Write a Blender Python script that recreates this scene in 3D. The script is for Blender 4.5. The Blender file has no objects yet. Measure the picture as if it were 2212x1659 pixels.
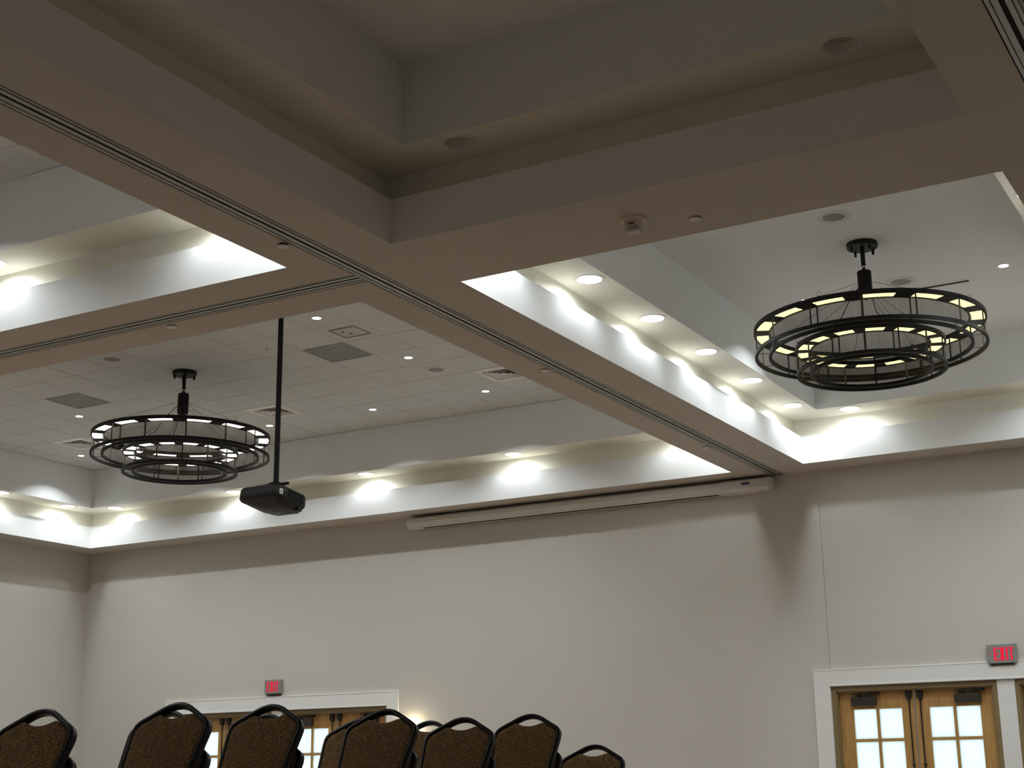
import bpy, math, random
from mathutils import Matrix, Vector
random.seed(7)
C = bpy.context.scene.collection
PI = math.pi
FL = 1.10                      # height of the camera above the floor: room heights below are measured from it

# ------------------------------------------------------------------ camera, world, exposure
sc = bpy.context.scene
cam = bpy.data.cameras.new('camera'); cam_o = bpy.data.objects.new('camera', cam); C.objects.link(cam_o)
R_ = (0.8678636, 0.4966559, -0.0120735); U_ = (0.1401298, -0.2214046, 0.9650615); B_ = (0.4766303, -0.8392336, -0.2617453)
cam_o.matrix_world = Matrix(((R_[0], U_[0], B_[0], 0), (R_[1], U_[1], B_[1], 0), (R_[2], U_[2], B_[2], FL), (0, 0, 0, 1)))
cam.sensor_width = 36.0; cam.lens = 3170.48 / 2212 * 36.0   # focal length measured in pixels of the 2212 wide frame
cam.clip_start = 0.05; cam.clip_end = 200
sc.camera = cam_o
w = bpy.data.worlds.new('daylight'); sc.world = w; w.use_nodes = True
w.node_tree.nodes['Background'].inputs[0].default_value = (0.80, 0.93, 1.0, 1)
w.node_tree.nodes['Background'].inputs[1].default_value = 1.12
sc.view_settings.view_transform = 'Standard'
try: sc.view_settings.look = 'None'
except Exception: pass
sc.view_settings.exposure = 0.64; sc.view_settings.gamma = 1.0; sc.view_settings.use_curve_mapping = False
sc.cycles.max_bounces = 8; sc.cycles.diffuse_bounces = 5; sc.cycles.transparent_max_bounces = 14
sc.cycles.use_adaptive_sampling = True; sc.cycles.adaptive_threshold = 0.06; sc.cycles.adaptive_min_samples = 16; sc.cycles.use_denoising = True
sc.cycles.sample_clamp_indirect = 6.0
sc.cycles.caustics_reflective = False; sc.cycles.caustics_refractive = False
P_RING = 4.0                  # watts of one cove downlight
P_PIN = 6.0                   # watts of one small ceiling downlight
LAMP_COL = (0.925, 0.985, 1.0)

# ------------------------------------------------------------------ materials
def mat(name, col, rough=0.6, metal=0.0, emit=None, estr=0.0, bump=0.0, bscale=200.0, var=0.0, vscale=3.0, spec=0.5):
    m = bpy.data.materials.new(name); m.use_nodes = True
    nt = m.node_tree; b = nt.nodes['Principled BSDF']
    b.inputs['Base Color'].default_value = (*col, 1); b.inputs['Roughness'].default_value = rough
    b.inputs['Metallic'].default_value = metal; b.inputs['Specular IOR Level'].default_value = spec
    if emit: b.inputs['Emission Color'].default_value = (*emit, 1); b.inputs['Emission Strength'].default_value = estr
    if bump or var: tc = nt.nodes.new('ShaderNodeTexCoord')
    if bump:
        n = nt.nodes.new('ShaderNodeTexNoise'); n.inputs['Scale'].default_value = bscale; n.inputs['Detail'].default_value = 3
        nt.links.new(tc.outputs['Object'], n.inputs['Vector'])
        bp = nt.nodes.new('ShaderNodeBump'); bp.inputs['Strength'].default_value = bump; bp.inputs['Distance'].default_value = 0.002
        nt.links.new(n.outputs['Fac'], bp.inputs['Height']); nt.links.new(bp.outputs['Normal'], b.inputs['Normal'])
    if var:
        n = nt.nodes.new('ShaderNodeTexNoise'); n.inputs['Scale'].default_value = vscale; n.inputs['Detail'].default_value = 4
        nt.links.new(tc.outputs['Object'], n.inputs['Vector'])
        r = nt.nodes.new('ShaderNodeValToRGB')
        r.color_ramp.elements[0].position = 0.3; r.color_ramp.elements[1].position = 0.7
        r.color_ramp.elements[0].color = (*[c * (1 - var) for c in col], 1); r.color_ramp.elements[1].color = (*[min(1, c * (1 + var)) for c in col], 1)
        nt.links.new(n.outputs['Fac'], r.inputs['Fac']); nt.links.new(r.outputs['Color'], b.inputs['Base Color'])
    return m

M = {}
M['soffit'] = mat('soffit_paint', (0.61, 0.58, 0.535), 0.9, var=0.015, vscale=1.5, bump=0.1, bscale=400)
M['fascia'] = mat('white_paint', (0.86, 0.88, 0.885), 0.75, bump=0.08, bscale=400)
M['cream'] = mat('cream_paint', (0.86, 0.845, 0.77), 0.8, bump=0.08, bscale=400)
M['ceil'] = mat('ceiling_paint', (0.855, 0.885, 0.895), 0.9, bump=0.08, bscale=400)
M['tile'] = mat('mineral_fibre_tile', (0.72, 0.755, 0.765), 0.95, var=0.04, vscale=40, bump=0.5, bscale=500)
M['tbar'] = mat('ceiling_grid_metal', (0.62, 0.61, 0.57), 0.6)
M['wall'] = mat('woven_wallcovering', (0.64, 0.613, 0.570), 0.85, var=0.03, vscale=120, bump=0.35, bscale=600)
M['trim'] = mat('white_trim_paint', (0.86, 0.87, 0.865), 0.5)
M['carpet'] = mat('brown_carpet', (0.315, 0.232, 0.168), 1.0, var=0.3, vscale=6, bump=1.0, bscale=300)
M['track'] = mat('anodised_aluminium', (0.50, 0.53, 0.53), 0.45, metal=0.3)
M['slot'] = mat('black_slot', (0.006, 0.006, 0.006), 0.9)
M['black'] = mat('black_metal', (0.006, 0.006, 0.0065), 0.5, spec=0.25)
M['bronze'] = mat('blackened_bronze', (0.009, 0.0085, 0.008), 0.5, spec=0.22)
M['strap'] = mat('lamplit_bronze_strap', (0.11, 0.095, 0.07), 0.5)  # lighter brown puts the glow of the panels into the bronze colour
M['frame'] = mat('glossy_black_tube', (0.006, 0.007, 0.009), 0.30, spec=0.28)
M['proj'] = mat('black_plastic', (0.006, 0.007, 0.007), 0.5)
M['projdark'] = mat('matt_black_plastic', (0.003, 0.003, 0.003), 0.8)
M['white'] = mat('white_plastic', (0.82, 0.81, 0.79), 0.5)
M['offwhite'] = mat('beige_plastic', (0.78, 0.71, 0.61), 0.5)
M['grille'] = mat('grey_perforated_metal', (0.34, 0.36, 0.35), 0.8, var=0.12, vscale=9)
M['spk'] = mat('speaker_mesh', (0.34, 0.34, 0.33), 0.8, bump=0.4, bscale=900)
M['vent'] = mat('white_enamel', (0.84, 0.84, 0.82), 0.4)
M['dark'] = mat('duct_dark', (0.02, 0.02, 0.018), 0.9)
M['lens'] = mat('lit_lens', (0.9, 0.9, 0.88), 0.4, emit=(1, 0.99, 0.96), estr=6.0)
M['lensoff'] = mat('unlit_lens', (0.62, 0.58, 0.52), 0.5)
M['reflector'] = mat('downlight_reflector', (0.74, 0.73, 0.70), 0.45)
M['panel_y'] = mat('lit_panel_warm', (0.9, 0.86, 0.7), 0.5, emit=(1.0, 0.90, 0.42), estr=1.25)
M['panel_w'] = mat('lit_panel_white', (0.9, 0.88, 0.8), 0.5, emit=(1.0, 0.95, 0.84), estr=4.5)
M['housing'] = mat('screen_housing_enamel', (0.72, 0.71, 0.685), 0.45)
M['blue'] = mat('blue_badge', (0.012, 0.02, 0.11), 0.4)
M['badge'] = mat('badge_print', (0.10, 0.13, 0.28), 0.5)
M['dframe'] = mat('tan_door_frame', (0.27, 0.20, 0.095), 0.45)
M['exitbox'] = mat('brushed_aluminium', (0.33, 0.34, 0.335), 0.45, metal=0.25)
M['red'] = mat('red_letters', (0.35, 0.008, 0.03), 0.5, emit=(0.9, 0.008, 0.05), estr=0.42)
M['closer'] = mat('bronze_closer', (0.042, 0.033, 0.026), 0.5)
M['rod'] = mat('dark_bronze_rod', (0.012, 0.010, 0.009), 0.5)
M['steel'] = mat('bright_steel', (0.6, 0.6, 0.58), 0.3, metal=0.9)
M['silver'] = mat('silver_label', (0.32, 0.35, 0.36), 0.4)
M['grey'] = mat('grey_print', (0.045, 0.048, 0.048), 0.6)
M['ink'] = mat('dark_print', (0.03, 0.015, 0.01), 0.6)
M['cable'] = mat('orange_cable', (0.42, 0.20, 0.10), 0.6)
M['sconce'] = mat('sconce_glass', (0.9, 0.85, 0.7), 0.4, emit=(1.0, 0.86, 0.58), estr=3.0)

def wood():
    m = bpy.data.materials.new('maple_veneer'); m.use_nodes = True; nt = m.node_tree; b = nt.nodes['Principled BSDF']
    tc = nt.nodes.new('ShaderNodeTexCoord'); mp = nt.nodes.new('ShaderNodeMapping')
    mp.inputs['Scale'].default_value = (14, 14, 1.6); nt.links.new(tc.outputs['Object'], mp.inputs['Vector'])
    n = nt.nodes.new('ShaderNodeTexNoise'); n.inputs['Scale'].default_value = 2.2; n.inputs['Detail'].default_value = 6; n.inputs['Distortion'].default_value = 0.6
    nt.links.new(mp.outputs['Vector'], n.inputs['Vector'])
    r = nt.nodes.new('ShaderNodeValToRGB')
    r.color_ramp.elements[0].position = 0.3; r.color_ramp.elements[0].color = (0.46, 0.26, 0.08, 1)
    r.color_ramp.elements[1].position = 0.75; r.color_ramp.elements[1].color = (0.64, 0.385, 0.14, 1)
    nt.links.new(n.outputs['Fac'], r.inputs['Fac']); nt.links.new(r.outputs['Color'], b.inputs['Base Color'])
    b.inputs['Roughness'].default_value = 0.42
    return m
M['wood'] = wood()

def fabric():
    m = bpy.data.materials.new('brown_leaf_fabric'); m.use_nodes = True; nt = m.node_tree; b = nt.nodes['Principled BSDF']
    L = nt.links.new
    tc = nt.nodes.new('ShaderNodeTexCoord')
    cols = []
    for k, (sc_, rot) in enumerate((((92, 92, 250), 0.75), ((92, 92, 250), -0.55), ((100, 100, 265), 1.5))):
        mp = nt.nodes.new('ShaderNodeMapping'); mp.inputs['Scale'].default_value = sc_; mp.inputs['Rotation'].default_value = (0, rot, 0)
        rt = nt.nodes.new('ShaderNodeMapping'); rt.inputs['Rotation'].default_value = (0, rot, 0); rt.inputs['Location'].default_value = (k * 3.1, 0, k * 1.7)
        L(tc.outputs['Object'], rt.inputs['Vector'])
        mp.inputs['Rotation'].default_value = (0, 0, 0)
        dn = nt.nodes.new('ShaderNodeTexNoise'); dn.inputs['Scale'].default_value = 100; L(tc.outputs['Object'], dn.inputs['Vector'])
        mx = nt.nodes.new('ShaderNodeVectorMath'); mx.operation = 'MULTIPLY_ADD'
        mx.inputs[1].default_value = (0.011, 0.0, 0.011); L(dn.outputs['Color'], mx.inputs[0]); L(rt.outputs['Vector'], mx.inputs[2])
        L(mx.outputs['Vector'], mp.inputs['Vector'])
        v = nt.nodes.new('ShaderNodeTexVoronoi'); v.inputs['Scale'].default_value = 1.0; v.voronoi_dimensions = '3D'; L(mp.outputs['Vector'], v.inputs['Vector'])
        lt = nt.nodes.new('ShaderNodeMath'); lt.operation = 'LESS_THAN'; lt.inputs[1].default_value = 0.31; L(v.outputs['Distance'], lt.inputs[0])
        cols.append(lt)
    a = nt.nodes.new('ShaderNodeMath'); a.operation = 'MAXIMUM'; L(cols[0].outputs[0], a.inputs[0]); L(cols[1].outputs[0], a.inputs[1])
    a2 = nt.nodes.new('ShaderNodeMath'); a2.operation = 'MAXIMUM'; L(a.outputs[0], a2.inputs[0]); L(cols[2].outputs[0], a2.inputs[1])
    mix = nt.nodes.new('ShaderNodeMix'); mix.data_type = 'RGBA'
    mix.inputs['A'].default_value = (0.31, 0.178, 0.068, 1); mix.inputs['B'].default_value = (0.015, 0.010, 0.006, 1)
    L(a2.outputs[0], mix.inputs['Factor']); L(mix.outputs['Result'], b.inputs['Base Color'])
    b.inputs['Roughness'].default_value = 0.95
    return m
M['fabric'] = fabric()

def screenmesh():
    m = bpy.data.materials.new('woven_metal_mesh'); m.use_nodes = True; nt = m.node_tree; L = nt.links.new
    b = nt.nodes['Principled BSDF']; b.inputs['Base Color'].default_value = (0.05, 0.045, 0.036, 1); b.inputs['Roughness'].default_value = 0.5; b.inputs['Metallic'].default_value = 0.3
    out = nt.nodes['Material Output']
    tr = nt.nodes.new('ShaderNodeBsdfTransparent'); mx = nt.nodes.new('ShaderNodeMixShader')
    uv = nt.nodes.new('ShaderNodeTexCoord'); mp = nt.nodes.new('ShaderNodeMapping'); mp.inputs['Scale'].default_value = (160, 160, 0.2)
    L(uv.outputs['Object'], mp.inputs['Vector'])
    n = nt.nodes.new('ShaderNodeTexNoise'); n.inputs['Scale'].default_value = 1.0; n.inputs['Detail'].default_value = 1; L(mp.outputs['Vector'], n.inputs['Vector'])
    mr = nt.nodes.new('ShaderNodeMapRange'); mr.inputs['From Min'].default_value = 0.35; mr.inputs['From Max'].default_value = 0.65
    mr.inputs['To Min'].default_value = 0.27; mr.inputs['To Max'].default_value = 0.33
    L(n.outputs['Fac'], mr.inputs['Value']); L(mr.outputs['Result'], mx.inputs['Fac'])
    L(tr.outputs[0], mx.inputs[1]); L(b.outputs[0], mx.inputs[2]); L(mx.outputs[0], out.inputs['Surface'])
    return m
M['mesh'] = screenmesh()

def frosted():
    m = bpy.data.materials.new('frosted_glass'); m.use_nodes = True; nt = m.node_tree; L = nt.links.new
    out = nt.nodes['Material Output']; b = nt.nodes['Principled BSDF']
    b.inputs['Base Color'].default_value = (0.8, 0.85, 0.86, 1); b.inputs['Roughness'].default_value = 0.25
    t = nt.nodes.new('ShaderNodeBsdfTranslucent'); t.inputs[0].default_value = (0.93, 0.98, 0.98, 1)
    mx = nt.nodes.new('ShaderNodeMixShader'); mx.inputs[0].default_value = 0.85
    L(b.outputs[0], mx.inputs[1]); L(t.outputs[0], mx.inputs[2]); L(mx.outputs[0], out.inputs['Surface'])
    return m
M['glass'] = frosted()
def clearplastic():
    m = bpy.data.materials.new('clear_strobe_lens'); m.use_nodes = True
    b = m.node_tree.nodes['Principled BSDF']; b.inputs['Base Color'].default_value = (0.95, 0.95, 0.94, 1)
    b.inputs['Roughness'].default_value = 0.08; b.inputs['Transmission Weight'].default_value = 0.45; b.inputs['IOR'].default_value = 1.3
    return m
M['clear'] = clearplastic()

# ------------------------------------------------------------------ mesh helpers
class MB:
    def __init__(s): s.v = []; s.f = []
    def add(s, vs, fs):
        n = len(s.v); s.v += [tuple(p) for p in vs]; s.f += [tuple(i + n for i in f) for f in fs]; return s
    def quad(s, a, b, c, d): return s.add([a, b, c, d], [(0, 1, 2, 3)])
    def box(s, x0, x1, y0, y1, z0, z1):
        return s.add([(x0, y0, z0), (x1, y0, z0), (x1, y1, z0), (x0, y1, z0), (x0, y0, z1), (x1, y0, z1), (x1, y1, z1), (x0, y1, z1)],
                     [(0, 3, 2, 1), (4, 5, 6, 7), (0, 1, 5, 4), (1, 2, 6, 5), (2, 3, 7, 6), (3, 0, 4, 7)])
    def prism(s, poly, axis, a, b):          # poly in the plane across the axis
        n = len(poly)
        def P(q, t): return {'x': (t, q[0], q[1]), 'y': (q[0], t, q[1]), 'z': (q[0], q[1], t)}[axis]
        return s.add([P(q, a) for q in poly] + [P(q, b) for q in poly],
                     [tuple(range(n))[::-1], tuple(range(n, 2 * n))] + [(i, (i + 1) % n, n + (i + 1) % n, n + i) for i in range(n)])
    def lathe(s, prof, n=24, c=(0, 0), closed=False, a0=0, a1=2 * PI):
        full = abs(a1 - a0 - 2 * PI) < 1e-6; m = n if full else n + 1; k = len(prof)
        vs = [(c[0] + r * math.cos(a0 + (a1 - a0) * i / n), c[1] + r * math.sin(a0 + (a1 - a0) * i / n), z) for i in range(m) for r, z in prof]
        fs = []
        for i in range(n):
            j = (i + 1) % m
            for q in range(k if closed else k - 1):
                q2 = (q + 1) % k; fs.append((i * k + q, j * k + q, j * k + q2, i * k + q2))
        if not full and closed: fs += [tuple(range(k)), tuple((m - 1) * k + q for q in range(k))[::-1]]
        return s.add(vs, fs)
    def disc(s, c, z, r, n=24, up=False):
        vs = [(c[0] + r * math.cos(2 * PI * i / n), c[1] + r * math.sin(2 * PI * i / n), z) for i in range(n)]
        return s.add(vs, [tuple(range(n)) if up else tuple(range(n))[::-1]])
    def cyl(s, c, z0, z1, r, n=20): return s.lathe([(r, z0), (r, z1)], n, c).disc(c, z0, r, n).disc(c, z1, r, n, True)
    def tube(s, pts, r, n=8, closed=False):
        pts = [Vector(p) for p in pts]; k = len(pts); rings = []; prev = None
        for i, p in enumerate(pts):
            a = pts[i - 1] if (i or closed) else p; b = pts[(i + 1) % k] if (i < k - 1 or closed) else p
            t = (b - a).normalized()
            if prev is None: u = t.orthogonal().normalized()
            else: u = (prev - t * prev.dot(t)).normalized()
            prev = u; v = t.cross(u)
            rr = r[i] if isinstance(r, (list, tuple)) else r
            rings.append([p + (u * math.cos(2 * PI * j / n) + v * math.sin(2 * PI * j / n)) * rr for j in range(n)])
        fs = []
        for i in range(k if closed else k - 1):
            i2 = (i + 1) % k
            for j in range(n): fs.append((i * n + j, i * n + (j + 1) % n, i2 * n + (j + 1) % n, i2 * n + j))
        if not closed: fs += [tuple(range(n))[::-1], tuple((k - 1) * n + j for j in range(n))]
        return s.add([p for rg in rings for p in rg], fs)
    def mesh(s, name, m, smooth=None, bevel=0):
        me = bpy.data.meshes.new(name); me.from_pydata(s.v, [], s.f); me.materials.append(m); me.update()
        if bevel:
            import bmesh
            bm = bmesh.new(); bm.from_mesh(me)
            es = [e for e in bm.edges if len(e.link_faces) == 2 and e.calc_face_angle(0) > 0.5]
            bmesh.ops.bevel(bm, geom=es, offset=bevel, segments=2, profile=0.6, affect='EDGES', clamp_overlap=True)
            bm.to_mesh(me); bm.free(); me.update()
        if smooth is not None:
            me.polygons.foreach_set('use_smooth', [True] * len(me.polygons)); me.set_sharp_from_angle(angle=math.radians(smooth))
        return me
    def obj(s, name, m, parent=None, smooth=None, bevel=0, loc=None):
        return place(s.mesh(name, m, smooth, bevel), name, parent, loc)
def place(me, name, parent=None, loc=None, rotz=None):
    o = bpy.data.objects.new(name, me); C.objects.link(o)
    if parent: o.parent = parent
    if loc: o.location = loc
    if rotz is not None: o.rotation_euler = (0, 0, rotz)
    return o
def tag(o, label=None, cat=None, group=None, kind=None):
    for k, v in (('label', label), ('category', cat), ('group', group), ('kind', kind)):
        if v: o[k] = v
    return o
def thing(name, label, cat, loc=(0, 0, 0), rotz=0, group=None):
    o = bpy.data.objects.new(name, None); C.objects.link(o); o.location = loc; o.rotation_euler = (0, 0, rotz); o.empty_display_size = 0.1
    return tag(o, label, cat, group)
def struct(o, label=None): return tag(o, label, None, None, 'structure')
def dup(root, loc, label=None, group=None, rotz=None):
    r = root.copy(); C.objects.link(r); r.location = loc
    if rotz is not None: r.rotation_euler = (0, 0, rotz)
    if label: r['label'] = label
    if group: r['group'] = group
    for ch in list(root.children):
        c = ch.copy(); C.objects.link(c); c.parent = r
        for g in list(ch.children):
            d = g.copy(); C.objects.link(d); d.parent = c
    return r
def text_mesh(txt, size, m, name='lettering', extrude=0.001, sx=1.0):
    cu = bpy.data.curves.new(name, 'FONT'); cu.body = txt; cu.size = size; cu.align_x = 'CENTER'; cu.align_y = 'CENTER'; cu.extrude = extrude; cu.offset = .0008 if size < .05 else 0
    o = bpy.data.objects.new(name, cu); C.objects.link(o); bpy.context.view_layer.update()
    me = bpy.data.meshes.new_from_object(o.evaluated_get(bpy.context.evaluated_depsgraph_get()))
    bpy.data.objects.remove(o); bpy.data.curves.remove(cu)
    me.transform(Matrix.Diagonal((sx, 1, 1, 1))); me.materials.clear(); me.materials.append(m); me.name = name
    return me
ORD = ['first', 'second', 'third', 'fourth', 'fifth', 'sixth', 'seventh', 'eighth', 'ninth', 'tenth', 'eleventh', 'twelfth', 'thirteenth']

# ------------------------------------------------------------------ room dimensions (x right, y to the back wall, heights from the floor)
ZS, Z1, Z2, Z3 = FL + 3.71, FL + 4.051, FL + 4.287, FL + 4.896
D, E = 0.142, 0.305
XL, XA, XB, XC, XD, XR = -17.515, -6.53, -5.597, -1.553, -0.62, 10.36
YN, YD, YR, YF = -0.60, 8.13, 9.08, 17.03
WX0, WX1, WY0, WY1 = -18.035, 10.9, -1.15, 17.535
TX, TY, TX2 = -6.11, 8.607, -1.09
TW = 0.085

# ---- floor
MB().box(WX0, WX1, WY0, WY1, -0.1, 0).obj('floor', M['carpet'])
struct(bpy.data.objects['floor'], 'brown carpeted ballroom floor')

# ---- soffit with tray openings and track slots
trays = {'BL': (XL, XA, YR, YF), 'FL': (XL, XA, YN, YD), 'DK': (XB, XC, YN, YD), 'R': (XB, XC, YR, YF), 'RN': (XD, XR, YN, YD), 'RF': (XD, XR, YR, YF)}
slots = [(TX - TW, TX + TW, WY0, WY1), (TX2 - TW, TX2 + TW, WY0, WY1), (WX0, TX - TW, TY - TW, TY + TW)]
holes = list(trays.values()) + slots
xs = sorted({WX0, WX1} | {h[0] for h in holes} | {h[1] for h in holes}); ys = sorted({WY0, WY1} | {h[2] for h in holes} | {h[3] for h in holes})
mb = MB()
for i in range(len(xs) - 1):
    for j in range(len(ys) - 1):
        cx, cy = (xs[i] + xs[i + 1]) / 2, (ys[j] + ys[j + 1]) / 2
        if not any(h[0] < cx < h[1] and h[2] < cy < h[3] for h in holes):
            mb.quad((xs[i], ys[j], ZS), (xs[i], ys[j + 1], ZS), (xs[i + 1], ys[j + 1], ZS), (xs[i + 1], ys[j], ZS))
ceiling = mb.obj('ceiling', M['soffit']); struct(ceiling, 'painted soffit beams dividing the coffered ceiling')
# roof slab above everything keeps the daylight out
struct(MB().box(WX0 - .2, WX1 + .2, WY0 - .2, WY1 + .2, Z3 + 0.25, Z3 + 0.4).obj('ceiling', M['dark']), 'dark roof deck above the coffers')

def rect_walls(mb, x0, x1, y0, y1, za, zb):
    for a, b in (((x0, y0), (x1, y0)), ((x1, y0), (x1, y1)), ((x1, y1), (x0, y1)), ((x0, y1), (x0, y0))):
        mb.quad((a[0], a[1], za), (b[0], b[1], za), (b[0], b[1], zb), (a[0], a[1], zb))
def rect_ring(mb, o, i, z):
    (X0, X1, Y0, Y1), (x0, x1, y0, y1) = o, i
    A = [(X0, Y0), (X1, Y0), (X1, Y1), (X0, Y1)]; Bq = [(x0, y0), (x1, y0), (x1, y1), (x0, y1)]
    for k in range(4):
        l = (k + 1) % 4
        mb.quad((*A[k], z), (*A[l], z), (*Bq[l], z), (*Bq[k], z))
HOLE = 0.108
def strip_holes(mb, x0, x1, y0, y1, z, pts, along):      # flat strip with round holes for recessed lights
    n = 24
    lo, hi = (x0, x1) if along == 'x' else (y0, y1)
    pos = sorted(pts, key=lambda p: p[0] if along == 'x' else p[1]); cur = lo
    def q(a, b):
        if b - a < 1e-6: return
        if along == 'x': mb.quad((a, y0, z), (a, y1, z), (b, y1, z), (b, y0, z))
        else: mb.quad((x0, a, z), (x0, b, z), (x1, b, z), (x1, a, z))
    for p in pos:
        c = p[0] if along == 'x' else p[1]
        q(cur, c - 0.2)
        bx = (c - .2, c + .2, y0, y1) if along == 'x' else (x0, x1, c - .2, c + .2)
        ring = [(p[0] + HOLE * math.cos(2 * PI * i / n), p[1] + HOLE * math.sin(2 * PI * i / n)) for i in range(n)]
        outer = []
        for i in range(n):
            a = 2 * PI * i / n; dx, dy = math.cos(a), math.sin(a); ts = []
            if dx > 1e-9: ts.append((bx[1] - p[0]) / dx)
            if dx < -1e-9: ts.append((bx[0] - p[0]) / dx)
            if dy > 1e-9: ts.append((bx[3] - p[1]) / dy)
            if dy < -1e-9: ts.append((bx[2] - p[1]) / dy)
            t = min(ts); outer.append((p[0] + dx * t, p[1] + dy * t))
        for i in range(n):
            j = (i + 1) % n; mb.quad((*ring[i], z), (*ring[j], z), (*outer[j], z), (*outer[i], z))
        ca = [(bx[1], bx[3]), (bx[0], bx[3]), (bx[0], bx[2]), (bx[1], bx[2])]
        for cc in ca:                                     # fill the corner triangles
            a = math.atan2(cc[1] - p[1], cc[0] - p[0]) % (2 * PI); i = int(a / (2 * PI) * n) % n; j = (i + 1) % n
            mb.add([(*outer[i], z), (*outer[j], z), (*cc, z)], [(0, 1, 2)])
        cur = c + 0.2
    q(cur, hi)
LOFF = 0.132
tray_names = {'BL': 'far left lit coffer', 'FL': 'near left lit coffer', 'DK': 'dark coffer overhead', 'R': 'right lit coffer', 'RN': 'unseen coffer at the near right', 'RF': 'unseen coffer at the far right'}
lights = {}
def ring_lights(k):
    x0, x1, y0, y1 = trays[k]
    if k in ('DK', 'R'): fx = [-4.93, -2.22]
    elif k in ('BL', 'FL'): fx = [-16.89 + 2.433 * i for i in range(5)]
    else: fx = [XD + 0.65 + 2.42 * i for i in range(5)]
    fy = [y1 - 0.655 - 1.335 * i for i in range(6)]
    if k == 'DK': return {'far': [(x, y1 - LOFF) for x in fx], 'near': [], 'left': [], 'right': []}
    return {'far': [(x, y1 - LOFF) for x in fx], 'near': [(x, y0 + LOFF) for x in fx], 'left': [(x0 + LOFF, y) for y in fy], 'right': [(x1 - LOFF, y) for y in fy]}
for k, (x0, x1, y0, y1) in trays.items():
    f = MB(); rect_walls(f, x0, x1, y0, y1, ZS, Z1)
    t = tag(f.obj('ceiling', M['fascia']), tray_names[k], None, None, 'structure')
    b = MB(); rect_ring(b, (x0 - D, x1 + D, y0 - D, y1 + D), (x0, x1, y0, y1), Z1); rect_walls(b, x0 - D, x1 + D, y0 - D, y1 + D, Z1, Z2)
    b.obj('cove_ledge', M['cream'], t)
    lights[k] = L = ring_lights(k); r = MB()
    strip_holes(r, x0 - D, x1 + D, y1 - E, y1 + D, Z2, L['far'], 'x'); strip_holes(r, x0 - D, x1 + D, y0 - D, y0 + E, Z2, L['near'], 'x')
    strip_holes(r, x0 - D, x0 + E, y0 + E, y1 - E, Z2, L['left'], 'y'); strip_holes(r, x1 - E, x1 + D, y0 + E, y1 - E, Z2, L['right'], 'y')
    r.obj('cove_soffit', M['cream'], t)
    u = MB(); rect_walls(u, x0 + E, x1 - E, y0 + E, y1 - E, Z2, Z3); u.obj('upper_fascia', M['ceil'], t)
    if k not in ('BL', 'FL'):
        MB().quad((x0 + E, y0 + E, Z3), (x0 + E, y1 - E, Z3), (x1 - E, y1 - E, Z3), (x1 - E, y0 + E, Z3)).obj('coffer_top', M['ceil'], t)

# ---- suspended tile ceilings of the two left coffers
TXS, TYS = 0.6015, 0.607
special = {(1, 12): 0, (8, 12): 0, (5, 15): 0, (11, 15): 0, (-1, 15): 0}
tile_me = {}
def tile_mesh(wx, wy):
    key = (round(wx, 3), round(wy, 3))
    if key not in tile_me:
        g = 0.0065; a, b2 = wx / 2 - g, wy / 2 - g; c = 0.005
        v = [(-a, -b2, 0.012), (a, -b2, 0.012), (a, b2, 0.012), (-a, b2, 0.012), (-a, -b2, c), (a, -b2, c), (a, b2, c), (-a, b2, c),
             (-a + c, -b2 + c, 0), (a - c, -b2 + c, 0), (a - c, b2 - c, 0), (-a + c, b2 - c, 0)]
        fs = [(8, 11, 10, 9)]
        for i in range(4):
            j = (i + 1) % 4; fs += [(i, j, 4 + j, 4 + i), (4 + i, 4 + j, 8 + j, 8 + i)]
        me = bpy.data.meshes.new('ceiling_tile'); me.from_pydata(v, [], fs); me.materials.append(M['tile']); me.update(); tile_me[key] = me
    return tile_me[key]
def tiled(key, gy0, skip):
    x0, x1, y0, y1 = trays[key]; X0, X1, Y0, Y1 = x0 + E, x1 - E, y0 + E, y1 - E
    xe = [X1] + [-9.051 - TXS * k for k in range(-3, 40) if X0 + 0.05 < -9.051 - TXS * k < X1 - 0.05] + [X0]; xe = sorted(xe)
    ye = [Y0] + [gy0 - TYS * k for k in range(-30, 40) if Y0 + 0.05 < gy0 - TYS * k < Y1 - 0.05] + [Y1]; ye = sorted(ye)
    base = struct(MB().quad((X0, Y0, Z3 + .09), (X0, Y1, Z3 + .09), (X1, Y1, Z3 + .09), (X1, Y0, Z3 + .09)).obj('ceiling', M['dark']), 'suspended tile ceiling of the ' + tray_names[key])
    g = MB()
    for x in xe: g.box(x - .0075, x + .0075, Y0, Y1, Z3 + .007, Z3 + .017)
    for y in ye: g.box(X0, X1, y - .0075, y + .0075, Z3 + .007, Z3 + .017)
    tag(g.obj('ceiling_grid', M['tbar'], base), kind='stuff')
    for i in range(len(xe) - 1):
        for j in range(len(ye) - 1):
            cx, cy = (xe[i] + xe[i + 1]) / 2, (ye[j] + ye[j + 1]) / 2
            if any(abs(cx - s[0]) < .25 and abs(cy - s[1]) < .25 for s in skip): continue
            o = place(tile_mesh(xe[i + 1] - xe[i], ye[j + 1] - ye[j]), 'ceiling_tile', base, (cx, cy, Z3 + random.uniform(-.0012, .0012)))
def cellx(k): return -9.351 - TXS * k
GY = 16.12                                                # tile joint of the far left coffer
RY = GY - TYS * 4.5; VY = GY - TYS * 1.5                  # rows of the return grilles and of the diffusers
GR = [(cellx(1), RY), (cellx(8), RY)]; DI = [(cellx(5), VY), (cellx(11), VY), (cellx(-1), VY)]
tiled('BL', GY, GR + DI); tiled('FL', 7.36, [])

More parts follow.
